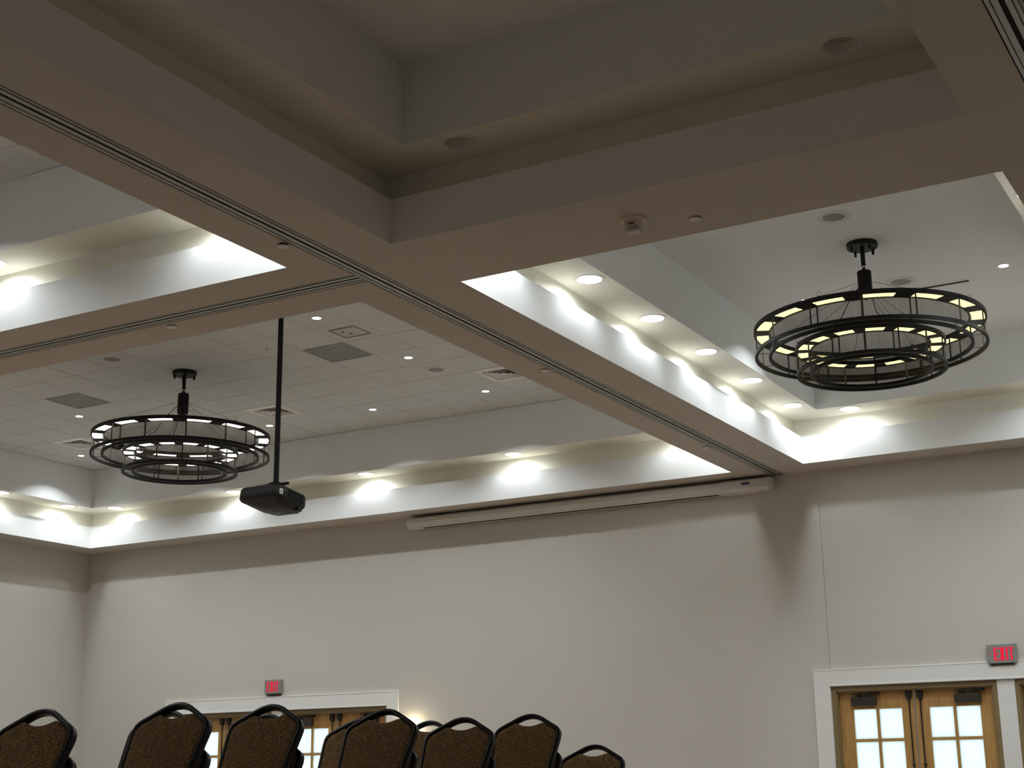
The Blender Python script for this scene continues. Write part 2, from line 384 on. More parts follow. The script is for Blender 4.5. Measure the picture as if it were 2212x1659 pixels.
# ---- walls
def wall_plain(name, a, label): return struct(a.obj(name, M['wall']), label)
DOORS = [(-15.94, -14.16), (-13.88, -12.10), (-5.545, -3.705), (-3.41, -1.57)]      # clear openings of the four double doors
DZ = FL + 1.0; JB = 0.05
wb = MB(); openings = [(-16.0, -12.04), (-5.598, -1.517)]; OZ = FL + 1.055
SEAM = [-16.12, -5.592]
panels = [(WX0, SEAM[0]), (SEAM[0], SEAM[1]), (SEAM[1], WX1)]
back = MB().box(WX0, openings[0][0], WY1 + .012, WY1 + .2, 0, ZS + .1).box(openings[0][1], openings[1][0], WY1 + .012, WY1 + .2, 0, ZS + .1).box(openings[1][1], WX1, WY1 + .012, WY1 + .2, 0, ZS + .1)
for o in openings: back.box(o[0], o[1], WY1 + .012, WY1 + .2, OZ, ZS + .1)
wall_back = wall_plain('wall_back', back, 'beige back wall with two sets of wooden doors')
for a, b in panels:
    gp = {SEAM[0]: .0006, SEAM[1]: .002}; a2, b2 = a + gp.get(a, 0), b - gp.get(b, 0)
    m_ = MB(); cuts = sorted({a2, b2} | {v for o in openings for v in o if a2 < v < b2})
    for i in range(len(cuts) - 1):
        inside = any(o[0] < (cuts[i] + cuts[i + 1]) / 2 < o[1] for o in openings)
        m_.box(cuts[i], cuts[i + 1], WY1, WY1 + .010, OZ if inside else 0, ZS)
    m_.obj('wall_panel', M['wall'], wall_back)
wall_plain('wall_left', MB().box(WX0 - .2, WX0, WY0, WY1 + .2, 0, ZS + .1), 'beige left wall')
wall_plain('wall_right', MB().box(WX1, WX1 + .2, WY0, WY1 + .2, 0, ZS + .1), 'beige right wall outside the view')
wall_plain('wall_front', MB().box(WX0 - .2, WX1 + .2, WY0 - .2, WY0, 0, ZS + .1), 'beige front wall behind the camera')
for nm, bx in (('left', (WX0, WX0 + .015, WY0, WY1)), ('right', (WX1 - .015, WX1, WY0, WY1)), ('front', (WX0, WX1, WY0, WY0 + .015))):
    struct(MB().box(*bx, 0, .12).obj('baseboard_' + nm, M['trim'], bevel=.003), 'white baseboard')
# upper shell around the coffers so no daylight leaks in
sh = MB(); rect_walls(sh, WX0 - .15, WX1 + .15, WY0 - .15, WY1 + .15, ZS + .02, Z3 + .3)
struct(sh.obj('wall_upper', M['dark']), 'hidden wall above the soffit')

# ---- operable partition tracks in the soffit
def track(n, along, c, a, b, label):
    t = bpy.data.objects.new('trim_%d' % n, None); C.objects.link(t); struct(t, label)
    def bx(u0, u1, z0, z1, v0=a, v1=b):
        return (c + u0, c + u1, v0, v1, z0, z1) if along == 'y' else (v0, v1, c - u1, c - u0, z0, z1)
    W_ = TW
    q = MB(); q.box(*bx(-W_, W_, ZS + .055, ZS + .065)); q.box(*bx(-W_ - .006, -W_, ZS, ZS + .06)); q.box(*bx(W_, W_ + .006, ZS, ZS + .06)); q.obj('track_recess', M['soffit'], t)
    for u0, u1, z in ((-.058, -.024, .008), (.006, .034, .006), (.038, .058, .014)):
        r_ = MB(); r_.box(*bx(u0, u1, ZS + z, ZS + z + .014)); r_.obj('track_rail', M['track'], t)
    r_ = MB(); r_.box(*bx(-.0845, -.062, ZS + .002, ZS + .012)); r_.box(*bx(.058, .0845, ZS + .03, ZS + .04)); r_.obj('track_flange', M['track'], t)
    MB().box(*bx(-.026, .008, ZS + .012, ZS + .05)).obj('track_slot', M['slot'], t)
track(1, 'y', TX, WY0, WY1, 'folding partition track along the beam to the back wall')
track(2, 'y', TX2, WY0, WY1, 'folding partition track at the upper right')
track(3, 'x', TY, WX0, TX - TW, 'folding partition track crossing to the left')

# ------------------------------------------------------------------ recessed downlights
def lamp(name, power, r, parent, z, spread=150):
    l = bpy.data.lights.new(name, 'AREA'); l.shape = 'DISK'; l.size = 2 * r; l.energy = power; l.color = LAMP_COL; l.spread = math.radians(spread)
    if spread > 160:                                       # wide beam fixture: its intensity straight down is lower than to the sides
        l.use_nodes = True; nt = l.node_tree; em = nt.nodes['Emission']; g = nt.nodes.new('ShaderNodeNewGeometry')
        d = nt.nodes.new('ShaderNodeVectorMath'); d.operation = 'DOT_PRODUCT'; ab = nt.nodes.new('ShaderNodeMath'); ab.operation = 'ABSOLUTE'
        mr = nt.nodes.new('ShaderNodeMapRange'); mr.inputs['From Min'].default_value = 0.70; mr.inputs['From Max'].default_value = 1.0
        mr.inputs['To Min'].default_value = 1.2; mr.inputs['To Max'].default_value = 0.35
        nt.links.new(g.outputs['Normal'], d.inputs[0]); nt.links.new(g.outputs['Incoming'], d.inputs[1])
        nt.links.new(d.outputs['Value'], ab.inputs[0]); nt.links.new(ab.outputs[0], mr.inputs['Value']); nt.links.new(mr.outputs['Result'], em.inputs['Strength'])
    o = bpy.data.objects.new(name, l); C.objects.link(o); o.parent = parent; o.location = (0, 0, z); return o
def make_downlight(on, label, group):
    t = thing('recessed_downlight', label, 'downlight', group=group)
    MB().lathe([(.140, 0), (.138, -.005), (.112, -.007), (.106, -.002), (.106, .004)], 32).obj('trim_ring', M['white'], t, smooth=40)
    if on:
        MB().lathe([(.106, .002), (.100, .03)], 32).obj('reflector', M['reflector'], t, smooth=60)
        MB().disc((0, 0), .028, .1005, 32).obj('lens', M['lens'], t)
    else:
        MB().lathe([(.106, .002), (.096, .03), (.084, .052)], 32).obj('reflector', M['reflector'], t, smooth=60)
        MB().disc((0, 0), .051, .0845, 32).obj('lens', M['lensoff'], t)
    return t
dl_on = make_downlight(True, '', ''); dl_off = make_downlight(False, '', ''); used = {}
side_txt = {'far': 'back', 'near': 'near', 'left': 'left', 'right': 'right'}
LIT = {'BL': 0.48, 'FL': 0.52, 'DK': 0, 'R': 0.78, 'RN': 0.3, 'RF': 0.8}  # both right coffers are unseen, their lamps are lit as fill
for k, sides in lights.items():
    for sd, pts in sides.items():
        for i, (x, y) in enumerate(pts):
            on = LIT[k] > 0
            where = ('from left' if sd in ('far', 'near') else 'from back')
            lab = '%s downlight, %s cove of the %s, %s %s' % ('lit' if on else 'unlit', side_txt[sd], tray_names[k], ORD[i], where)
            proto = dl_on if on else dl_off
            if on not in used: used[on] = 1; o = proto; o.location = (x, y, Z2); o['label'] = lab; o['group'] = 'cove downlights'
            else: o = dup(proto, (x, y, Z2), lab, 'cove downlights')
            if on: lamp('downlight_lamp', P_RING * LIT[k], .095, o, .022, 165)

# small bright downlights in the coffer ceilings
def make_pin():
    t = thing('small_downlight', '', 'downlight', group='small ceiling downlights')
    MB().lathe([(.062, 0), (.061, -.004), (.05, -.005), (.048, 0), (.046, .001)], 28).obj('trim_ring', M['white'], t, smooth=40)
    MB().disc((0, 0), -.0015, .047, 28).obj('lens', M['lens'], t)
    return t
PINS = [(-9.35, 12.18, 'nearest the crossing of the beams'), (-9.36, 13.99, 'right of the grey return grille'), (-9.38, 15.82, 'near the right supply diffuser, by the back'),
        (-11.165, 15.83, 'right of the projector pole'), (-12.92, 15.81, 'just left of the projector pole'), (-14.75, 13.99, 'below the left grey grille'),
        (-14.75, 15.82, 'hidden behind the left chandelier'), (-16.56, 15.8, 'farthest left, over the left corner')]
pin = make_pin(); first = True
PINS += [(x, y - 8.9, 'of the near left coffer, added, %s of eight' % ORD[i]) for i, (x, y, _) in enumerate(PINS)]  # out of sight, added to brighten the fascia of the near left coffer
for x, y, wtxt in PINS + [(-2.55, 14.41, 'in the smooth ceiling right of the right chandelier'), (-4.60, 14.43, 'in the smooth ceiling peeking over the rim of the right chandelier'),
                          (-2.56, 15.82, 'in the smooth ceiling at the right edge of the picture')]:
    lab = 'small bright downlight ' + (wtxt if 'smooth' in wtxt else 'in the tile ceiling ' + wtxt)
    if first: o = pin; o.location = (x, y, Z3); o['label'] = lab; first = False
    else: o = dup(pin, (x, y, Z3), lab)
    lamp('small_lamp', P_PIN, .042, o, -.006, 119)

# ------------------------------------------------------------------ chandeliers
def arc_plate(r0, r1, z0, z1, a0, a1, n): return MB().lathe([(r0, z0), (r1, z0), (r1, z1), (r0, z1)], n, closed=True, a0=a0, a1=a1)
def chandelier(cx, cy, label, pm, ph_out, ph_in):
    t = thing('ring_chandelier', label, 'chandelier', (cx, cy, FL), 0, 'two tier ring chandeliers')
    c = MB().lathe([(.0, 4.896), (.145, 4.896), (.145, 4.856), (.138, 4.848), (.0, 4.848)], 36).obj('canopy', M['black'], t, smooth=30)
    for a in (45, 135, 225, 315):
        x, y = .118 * math.cos(math.radians(a + 5)), .118 * math.sin(math.radians(a + 5))
        MB().cyl((x, y), 4.80, 4.85, .013, 12).obj('canopy_nut', M['black'], c, smooth=30)
    MB().cyl((0, 0), 4.668, 4.85, .021, 16).obj('stem', M['black'], t, smooth=30)
    MB().cyl((0, 0), 4.652, 4.670, .016, 16).obj('stem_collar', M['steel'], t, smooth=30)
    MB().cyl((0, 0), 4.60, 4.655, .016, 16).obj('stem', M['black'], t, smooth=30)
    MB().lathe([(0, 4.617), (.06, 4.617), (.066, 4.608), (.066, 4.37), (.06, 4.362), (0, 4.362)], 32).obj('driver_housing', M['black'], t, smooth=30)
    MB().cyl((0, 0), 4.335, 4.364, .016, 12).obj('housing_nut', M['black'], t, smooth=30)
    for nm, Ro, Ri, zu, zl, ph in (('outer', 1.06, .905, 4.055, 3.835, ph_out), ('inner', .685, .535, 3.86, 3.64, ph_in)):
        # upper ring: a channel, rim outside and inside, its underside open at the lit panels
        N = 14; st = 2 * PI / N; hw = math.radians(8.0)
        u = MB(); u.lathe([(Ro - .018, zu - .004), (Ro, zu - .004), (Ro, zu + .036), (Ro - .018, zu + .036)], 96, closed=True)
        u.lathe([(Ri, zu - .004), (Ri + .018, zu - .004), (Ri + .018, zu + .03), (Ri, zu + .03)], 96, closed=True)
        u.lathe([(Ri + .006, zu + .024), (Ro - .006, zu + .024), (Ro - .006, zu + .03), (Ri + .006, zu + .03)], 96, closed=True)
        up = u.obj('upper_ring', M['bronze'], t, smooth=30)
        for i in range(N):
            a = math.radians(ph) + i * st
            arc_plate(Ri + .016, Ro - .016, zu + .002, zu + .008, a + hw, a + st - hw, 4).obj('ring_cover', M['bronze'], up)
            arc_plate(Ri + .018, Ro - .018, zu + .004, zu + .02, a - hw, a + hw, 5).obj('lit_panel', pm, up)
        l = MB()
        for r in (Ro - .013, Ri + .013): l.lathe([(r - .013, zl - .016), (r + .013, zl - .016), (r + .013, zl + .016), (r - .013, zl + .016)], 96, closed=True)
        lo = l.obj('lower_ring', M['bronze'], t, smooth=30)
        for i in range(N):                                # flat straps tie upper and lower rings together
            a = math.radians(ph) + i * st - hw - math.radians(.6); ca, sa = math.cos(a), math.sin(a); tx, ty = -sa * .003, ca * .003
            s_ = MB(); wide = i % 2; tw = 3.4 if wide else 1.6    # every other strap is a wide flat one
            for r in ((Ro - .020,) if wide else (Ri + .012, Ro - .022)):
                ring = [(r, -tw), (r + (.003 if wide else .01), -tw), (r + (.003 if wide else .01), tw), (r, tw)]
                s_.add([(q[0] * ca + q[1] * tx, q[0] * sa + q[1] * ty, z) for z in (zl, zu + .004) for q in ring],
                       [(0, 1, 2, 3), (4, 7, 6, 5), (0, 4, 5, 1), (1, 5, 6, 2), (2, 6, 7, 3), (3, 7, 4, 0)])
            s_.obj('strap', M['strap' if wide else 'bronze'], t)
            s_ = MB(); ring = [(Ri + .02, -.8), (Ro - .02, -.8), (Ro - .02, .8), (Ri + .02, .8)]
            s_.add([(q[0] * ca + q[1] * tx, q[0] * sa + q[1] * ty, z) for z in (zl - .002, zl + .002) for q in ring],
                   [(0, 1, 2, 3), (4, 7, 6, 5), (0, 4, 5, 1), (1, 5, 6, 2), (2, 6, 7, 3), (3, 7, 4, 0)])
            s_.obj('tie_bar', M['bronze'], lo)
        for r in (Ro - .014, Ri + .014):
            MB().lathe([(r, zl + .01), (r, zu)], 96).obj('mesh_screen', M['mesh'], t, smooth=30)
        # clips and hanging cables
        for j in range(4):
            a = math.radians((-99 if nm == 'outer' else -150) + 90 * j); R = (Ro + Ri) / 2 if nm == 'outer' else Ro - .02
            x, y = R * math.cos(a), R * math.sin(a)
            k_ = MB().cyl((x, y), zu + .03, zu + .065, .011, 10).obj('clip', M['black'], t, smooth=30)
            MB().tube([(x + .018 * math.cos(q), y, zu + .085 + .028 * math.sin(q)) for q in [2 * PI * i / 12 for i in range(12)]], .0015, 5, True).obj('clip_loop', M['rod'], k_)
            top = (.064 * math.cos(a), .064 * math.sin(a), 4.50 if nm == 'outer' else 4.42)
            MB().tube([top, (x, y, zu + .06)], .0018, 5).obj('cable', M['rod'], t)
    # two slack power cords
    for s_, a in ((1, -60), (-1, -121)):
        a = math.radians(a); p0 = Vector((.06 * math.cos(a), .06 * math.sin(a), 4.46)); p1 = Vector((.60 * math.cos(a), .60 * math.sin(a), 3.90))
        pts = []
        for i in range(13):
            q = i / 12; p = p0.lerp(p1, q); p.z += -.10 * math.sin(PI * q) * (.3 if q > .5 else .8) + .05 * math.sin(2 * PI * q); pts.append(p)
        MB().tube(pts, .0045, 6).obj('power_cord', M['rod'], t, smooth=60)
    return t
chandelier(-3.575, 13.055, 'large black two tier ring chandelier with yellowish panels under the smooth right ceiling', M['panel_y'], -93.9, -95.1)
chandelier(-12.02, 13.055, 'black two tier ring chandelier with white panels under the tile ceiling at left', M['panel_w'], -87.6, -88.5)

# ------------------------------------------------------------------ projector on its pole
def projector():
    pz = FL + 2.70
    t = thing('ceiling_projector', 'black projector hanging on a long pole below the tile ceiling', 'projector', (-9.0, 11.14, pz))
    W2, D2 = .258, .245; tilt = Matrix.Rotation(math.radians(-8), 4, 'X')
    def rr(w, d, r, n=5):
        pts = []
        for cx, cy, a0 in ((w - r, d - r, 0), (-w + r, d - r, 90), (-w + r, -d + r, 180), (w - r, -d + r, 270)):
            for i in range(n + 1):
                a = math.radians(a0 + 90 * i / n); pts.append((cx + r * math.cos(a), cy + r * math.sin(a)))
        return pts
    layers = [(-.20, -.15, .05, -.068), (-.10, -.09, .06, -.055), (-.012, -.012, .08, -.012), (0, 0, .085, .01), (0, 0, .085, .085), (-.012, -.012, .08, .115), (-.05, -.05, .06, .128)]
    b = MB(); rings = [[(x + (.05 if z < -.02 else 0), y + (.05 if z < -.02 else 0), z) for x, y in rr(W2 + dw, D2 + dd, r)] for dw, dd, r, z in layers]; n = len(rings[0])
    vs = [p for g in rings for p in g]; fs = [tuple(range(n))[::-1], tuple((len(rings) - 1) * n + i for i in range(n))]
    for k in range(len(rings) - 1):
        for i in range(n): fs.append((k * n + i, k * n + (i + 1) % n, (k + 1) * n + (i + 1) % n, (k + 1) * n + i))
    b.add(vs, fs); body = b.obj('body', M['proj'], t, smooth=35); 
    parts = [body]
    v = MB()
    for i in range(7): v.box(W2 - .001, W2 + .004, -.09 + i * .035, -.07 + i * .035, .012, .088)
    parts.append(v.obj('side_vent', M['projdark'], t))
    parts.append(MB().box(W2 - .001, W2 + .006, -.11, .16, .092, .100).obj('vent_rail', M['proj'], t))
    me = text_mesh('EPSON', .030, M['grey']); o = place(me, 'maker_name', t, (-.085, -D2 - .001, .055)); o.rotation_euler = (PI / 2, 0, 0); parts.append(o)
    s_ = MB().quad((-.020, -.027, 0), (.020, -.027, 0), (.020, .027, 0), (-.020, .027, 0)).obj('sticker', M['white'], t); s_['label'] = 'white sticker'
    s_.location = (W2 - .0045, -D2 + .056, .046); s_.rotation_euler = (PI / 2, 0, math.radians(72)); parts.append(s_)
    MB().box(-.004, .004, -.014, .014, .0005, .001).obj('sticker_print', M['grey'], s_)
    parts.append(MB().box(-.02, .05, .08, .095, -.0695, -.067).obj('silver_label', M['silver'], t))
    parts.append(MB().box(W2 - .09, W2 - .01, .10, .16, -.06, -.02).obj('foot', M['proj'], t, bevel=.008))
    bpy.context.view_layer.update()
    for o in parts: o.matrix_local = Matrix.Translation((-.065, .03, -.04)) @ tilt @ o.matrix_local
    m = MB(); m.box(-.07, .07, -.06, .06, .075, .138); m.box(.03, .16, -.02, .005, .125, .15); m.box(-.02, .02, -.10, .10, .135, .145); m.cyl((0, 0), .135, .165, .042, 16)
    m.obj('mount_bracket', M['black'], t, bevel=.003)
    MB().cyl((0, 0), .14, 4.896 - 2.70, .0265, 20).obj('pole', M['black'], t, smooth=30)
    MB().cyl((0, 0), 4.872 - 2.70, 4.8955 - 2.70, .07, 24).obj('ceiling_flange', M['black'], t, smooth=30)
    def cab(nm, pts, r, mt):
        q = []
        P_ = [Vector(p) for p in pts]
        for i in range(len(P_) - 1):
            a, b_, c_, d_ = P_[max(0, i - 1)], P_[i], P_[i + 1], P_[min(len(P_) - 1, i + 2)]
            for k in range(6):
                s = k / 6; q.append(0.5 * (2 * b_ + (c_ - a) * s + (2 * a - 5 * b_ + 4 * c_ - d_) * s * s + (3 * b_ - a - 3 * c_ + d_) * s ** 3))
        q.append(P_[-1]); return MB().tube(q, r, 6).obj(nm, mt, t, smooth=60)
    c = cab('cable', [(-.03, 0, .13), (-.09, -.05, .150), (-.17, -.09, .130), (-.27, -.12, .105), (-.28, -.11, .09), (-.22, -.10, .092)], .0035, M['cable']); c['label'] = 'thin orange cable'
    cab('cable', [(-.025, .01, .12), (-.07, -.04, .142), (-.13, -.08, .115), (-.24, -.10, .09)], .005, M['rod'])
    return t
projector()

# ------------------------------------------------------------------ projection screen housing on the back wall
def screen():
    x0, x1 = -11.61, -6.16; y = WY1; z1 = FL + 3.69; z0 = FL + 3.515
    t = thing('projection_screen', 'long grey white projection screen case high on the back wall', 'projection screen', (0, 0, 0))
    prof = [(y, z1 - .01), (y - .13, z1 - .01), (y - .20, z1 - .045), (y - .215, z0 + .075), (y - .165, z0), (y - .03, z0)]
    MB().prism([(a, b) for a, b in prof], 'x', x0, x1 - .01).obj('case', M['housing'], t)
    MB().box(x0 + .25, x1 - .7, y - .15, y - .12, z0 - .008, z0 + .002).obj('slot_lip', M['dark'], t)
    capp = [(y, z1 - .006), (y - .135, z1 - .006), (y - .204, z1 - .038), (y - .219, z0 + .03), (y - .198, z0 - .004), (y, z0 - .004)]
    MB().prism(capp, 'x', x1 - .65, x1).obj('end_cap', M['housing'], t, bevel=.006)
    bd = MB().box(x1 - .355, x1 - .255, y - .222, y - .200, z1 - .095, z1 - .068).obj('blue_badge', M['blue'], t); bd['label'] = 'small dark blue maker badge'
    MB().box(x1 - .345, x1 - .265, y - .2228, y - .2218, z1 - .086, z1 - .080).obj('badge_print', M['badge'], bd)
    for xx in (x0 + .5, x1 - .5): MB().box(xx - .04, xx + .04, y - .10, y, z1 - .012, z1 + .018).obj('hanger', M['black'], t)
screen()

# ------------------------------------------------------------------ things on the coffer ceilings
def speaker(x, y, label):
    t = thing('ceiling_speaker', label, 'speaker', (x, y, Z3), 0, 'round ceiling speakers')
    MB().lathe([(.155, 0), (.154, -.004), (.147, -.007), (.10, -.007), (.098, -.004)], 40).obj('bezel', M['tile'], t, smooth=40)
    MB().disc((0, 0), -.0045, .0985, 40).obj('speaker_grille', M['spk'], t); return t
speaker(cellx(5), GY - TYS * 6.5, 'round speaker in the tile ceiling left, near the left chandelier')
speaker(-9.36, GY - TYS * 2.5, 'round speaker in the tile ceiling beside the long beam')
speaker(-3.59, 12.24, 'round grey speaker in front of the right chandelier canopy')
speaker(-3.56, 14.35, 'round grey speaker behind the right chandelier stem')
def grille(x, y, label):
    t = thing('return_grille', label, 'vent', (x, y, Z3), 0, 'grey return air grilles'); a, b = TXS / 2 - .008, TYS / 2 - .008
    f = MB()
    for q in ((-a, a, -b, -b + .022), (-a, a, b - .022, b), (-a, -a + .022, -b + .022, b - .022), (a - .022, a, -b + .022, b - .022)): f.box(*q, -.001, .012)
    f.obj('grille_frame', M['grille'], t)
    MB().box(-a + .02, a - .02, -b + .02, b - .02, .003, .008).obj('perforated_plate', M['grille'], t)
grille(*GR[0], 'square grey perforated return grille right of the projector pole')
grille(*GR[1], 'square grey perforated return grille at the left edge of the tile ceiling')
def diffuser(x, y, label):
    t = thing('supply_diffuser', label, 'vent', (x, y, Z3), 0, 'square supply air diffusers'); a, b = TXS / 2 - .0005, TYS / 2 - .0005
    def frame(o, i, zo, zi, th, nm, m):
        q = MB(); A = [(-o, -o), (o, -o), (o, o), (-o, o)]; Bq = [(-i, -i), (i, -i), (i, i), (-i, i)]
        for k in range(4):
            l = (k + 1) % 4
            q.add([(*A[k], zo), (*A[l], zo), (*Bq[l], zi), (*Bq[k], zi), (*A[k], zo + th), (*A[l], zo + th), (*Bq[l], zi + th), (*Bq[k], zi + th)],
                  [(0, 1, 2, 3), (7, 6, 5, 4), (0, 4, 5, 1), (3, 2, 6, 7)])
        return q.obj(nm, m, t)
    frame(a, .205, -.004, -.010, .018, 'face_plate', M['vent'])
    du = MB().quad((-.215, -.215, .023), (.215, -.215, .023), (.215, .215, .023), (-.215, .215, .023)); rect_walls(du, -.215, .215, -.215, .215, -.004, .023); du.obj('duct', M['dark'], t)
    for o in (.188, .143, .098): frame(o, o - .026, -.010, .014, .002, 'diffuser_cone', M['vent'])
    frame(.053, .0, -.012, .018, .002, 'diffuser_cone', M['vent'])
diffuser(*DI[0], 'square louvred supply diffuser behind the projector pole')
diffuser(*DI[1], 'square louvred supply diffuser left of the left chandelier')
diffuser(*DI[2], 'square louvred supply diffuser partly hidden by the long beam')
# flush power plate with two round outlets
t = thing('power_plate', 'flush grey square plate with two round black holes near the beam crossing', 'plate', (cellx(0) + .01, GY - TYS * 5.5, Z3))
M['plate'] = mat('grey_plate', (0.62, 0.63, 0.61), 0.6)
f = MB()
for q in ((-.175, .175, -.165, -.150), (-.175, .175, .150, .165), (-.175, -.160, -.150, .150), (.160, .175, -.150, .150)): f.box(*q, -.010, 0)
f.obj('rim', M['grille'], t); MB().box(-.16, .16, -.15, .15, -.002, 0).obj('plate', M['plate'], t)
for x, y in ((-.075, -.035), (-.03, .06)): MB().disc((x, y), -.003, .020, 16).obj('outlet_hole', M['slot'], t)
# linear slot diffuser in the smooth right ceiling
t = thing('linear_slot_diffuser', 'long white linear slot diffuser with a black slot beside the right chandelier', 'vent', (-3.57, 14.68, Z3))
f = MB(); f.box(-.66, .66, -.062, -.026, -.005, 0); f.box(-.66, .66, .026, .062, -.005, 0); f.box(-.66, -.62, -.026, .026, -.005, 0); f.box(.62, .66, -.026, .026, -.005, 0)
f.obj('flange', M['vent'], t); MB().box(-.62, .62, -.026, .026, -.0045, 0).obj('slot', M['slot'], t)
# concealed sprinkler caps
def cap(x, y, z, r, label, h=.012, m='white'):
    t = thing('concealed_sprinkler', label, 'sprinkler', (x, y, z), 0, 'round sprinkler cover caps')
    MB().lathe([(0, -h - .004), (r * .6, -h - .003), (r * .95, -h), (r, -h + .003), (r, -h + .006), (0, -h + .006)], 28).obj('cover_plate', M[m], t, smooth=40)
    MB().cyl((0, 0), -h + .005, 0, r * .8, 20).obj('collar', M['dark'], t, smooth=30)
cap(-6.245, 7.73, ZS, .042, 'white domed sprinkler cap beside the partition track, above the beam crossing', .022)
cap(-8.24, 8.77, ZS, .042, 'flat sprinkler cap below the cross track at left')
cap(-6.245, 11.62, ZS, .042, 'sprinkler cap halfway along the long beam'); cap(-6.245, 15.5, ZS, .042, 'sprinkler cap on the long beam near the back wall')
cap(-3.54, 8.80, ZS, .042, 'white sprinkler cap right of the fire alarm strobe')
cap(-2.46, 12.22, Z3, .06, 'faint sprinkler cap in the smooth ceiling at far right', .004, 'ceil')
cap(cellx(4) + .05, VY, Z3, .045, 'small sprinkler cap in the tile ceiling right of the projector pole', .008)
t = thing('sprinkler_head', 'tiny shiny sprinkler head in the tile ceiling left of the projector pole', 'sprinkler', (-10.53, 12.80, Z3))
MB().lathe([(.03, 0), (.03, -.003), (.012, -.004)], 20).obj('escutcheon', M['vent'], t); MB().cyl((0, 0), -.03, -.002, .008, 10).obj('nozzle', M['steel'], t)

# ------------------------------------------------------------------ fire alarm strobe on the soffit
t = thing('fire_alarm_strobe', 'beige fire alarm with clear strobe under the soffit', 'fire alarm', (-3.915, 8.61, ZS))
MB().lathe([(0, 0), (.092, 0), (.092, -.008), (.080, -.018), (.0, -.02)], 36).obj('base', M['offwhite'], t, smooth=30)
MB().prism([(-.055, -.016), (.055, -.016), (.05, -.060), (-.05, -.060)], 'y', -.05, .045).obj('body', M['offwhite'], t, bevel=.006)
MB().prism([(-.052, -.060), (.052, -.060), (.058, -.072), (.046, -.094), (-.046, -.094), (-.058, -.072)], 'y', -.046, .04).obj('strobe_lens', M['clear'], t, bevel=.006)
MB().box(-.02, .02, -.01, .01, -.085, -.062).obj('flash_tube', M['steel'], t)
o = place(text_mesh('FIRE', .024, M['ink'], extrude=.0006), 'lettering', t, (.002, -.0515, -.043)); o.rotation_euler = (PI / 2, 0, 0)

# ------------------------------------------------------------------ door sets on the back wall
y = WY1
def casing(n, a, b, mul, label):
    t = bpy.data.objects.new('trim_%d' % n, None); C.objects.link(t); struct(t, label)
    cw = .20; zt = FL + 1.262
    for nm, poly in (('side_casing', [(a, 0), (a + cw, 0), (a + cw, zt - cw), (a, zt)]), ('side_casing', [(b, 0), (b, zt), (b - cw, zt - cw), (b - cw, 0)]), ('head_casing', [(a, zt), (a + cw, zt - cw), (b - cw, zt - cw), (b, zt)])):
        MB().prism(poly, 'y', y - .028, y).obj(nm, M['trim'], t, bevel=.004)
    MB().box(a - .002, b + .002, y - .032, y, zt - .012, zt + .003).obj('head_bead', M['trim'], t, bevel=.004)
    MB().box(a + cw - .012, b - cw + .012, y - .034, y, zt - cw, zt - cw + .02).obj('inner_bead', M['trim'], t, bevel=.004)
    MB().box(mul - .098, mul + .098, y - .006, y + .14, 0, zt - cw).obj('mullion_board', M['trim'], t, bevel=.003)
casing(4, -16.2, -11.851, -14.02, 'wide white casing round the left pair of doors')
casing(5, -5.80, -1.315, -3.557, 'wide white casing round the right pair of doors')
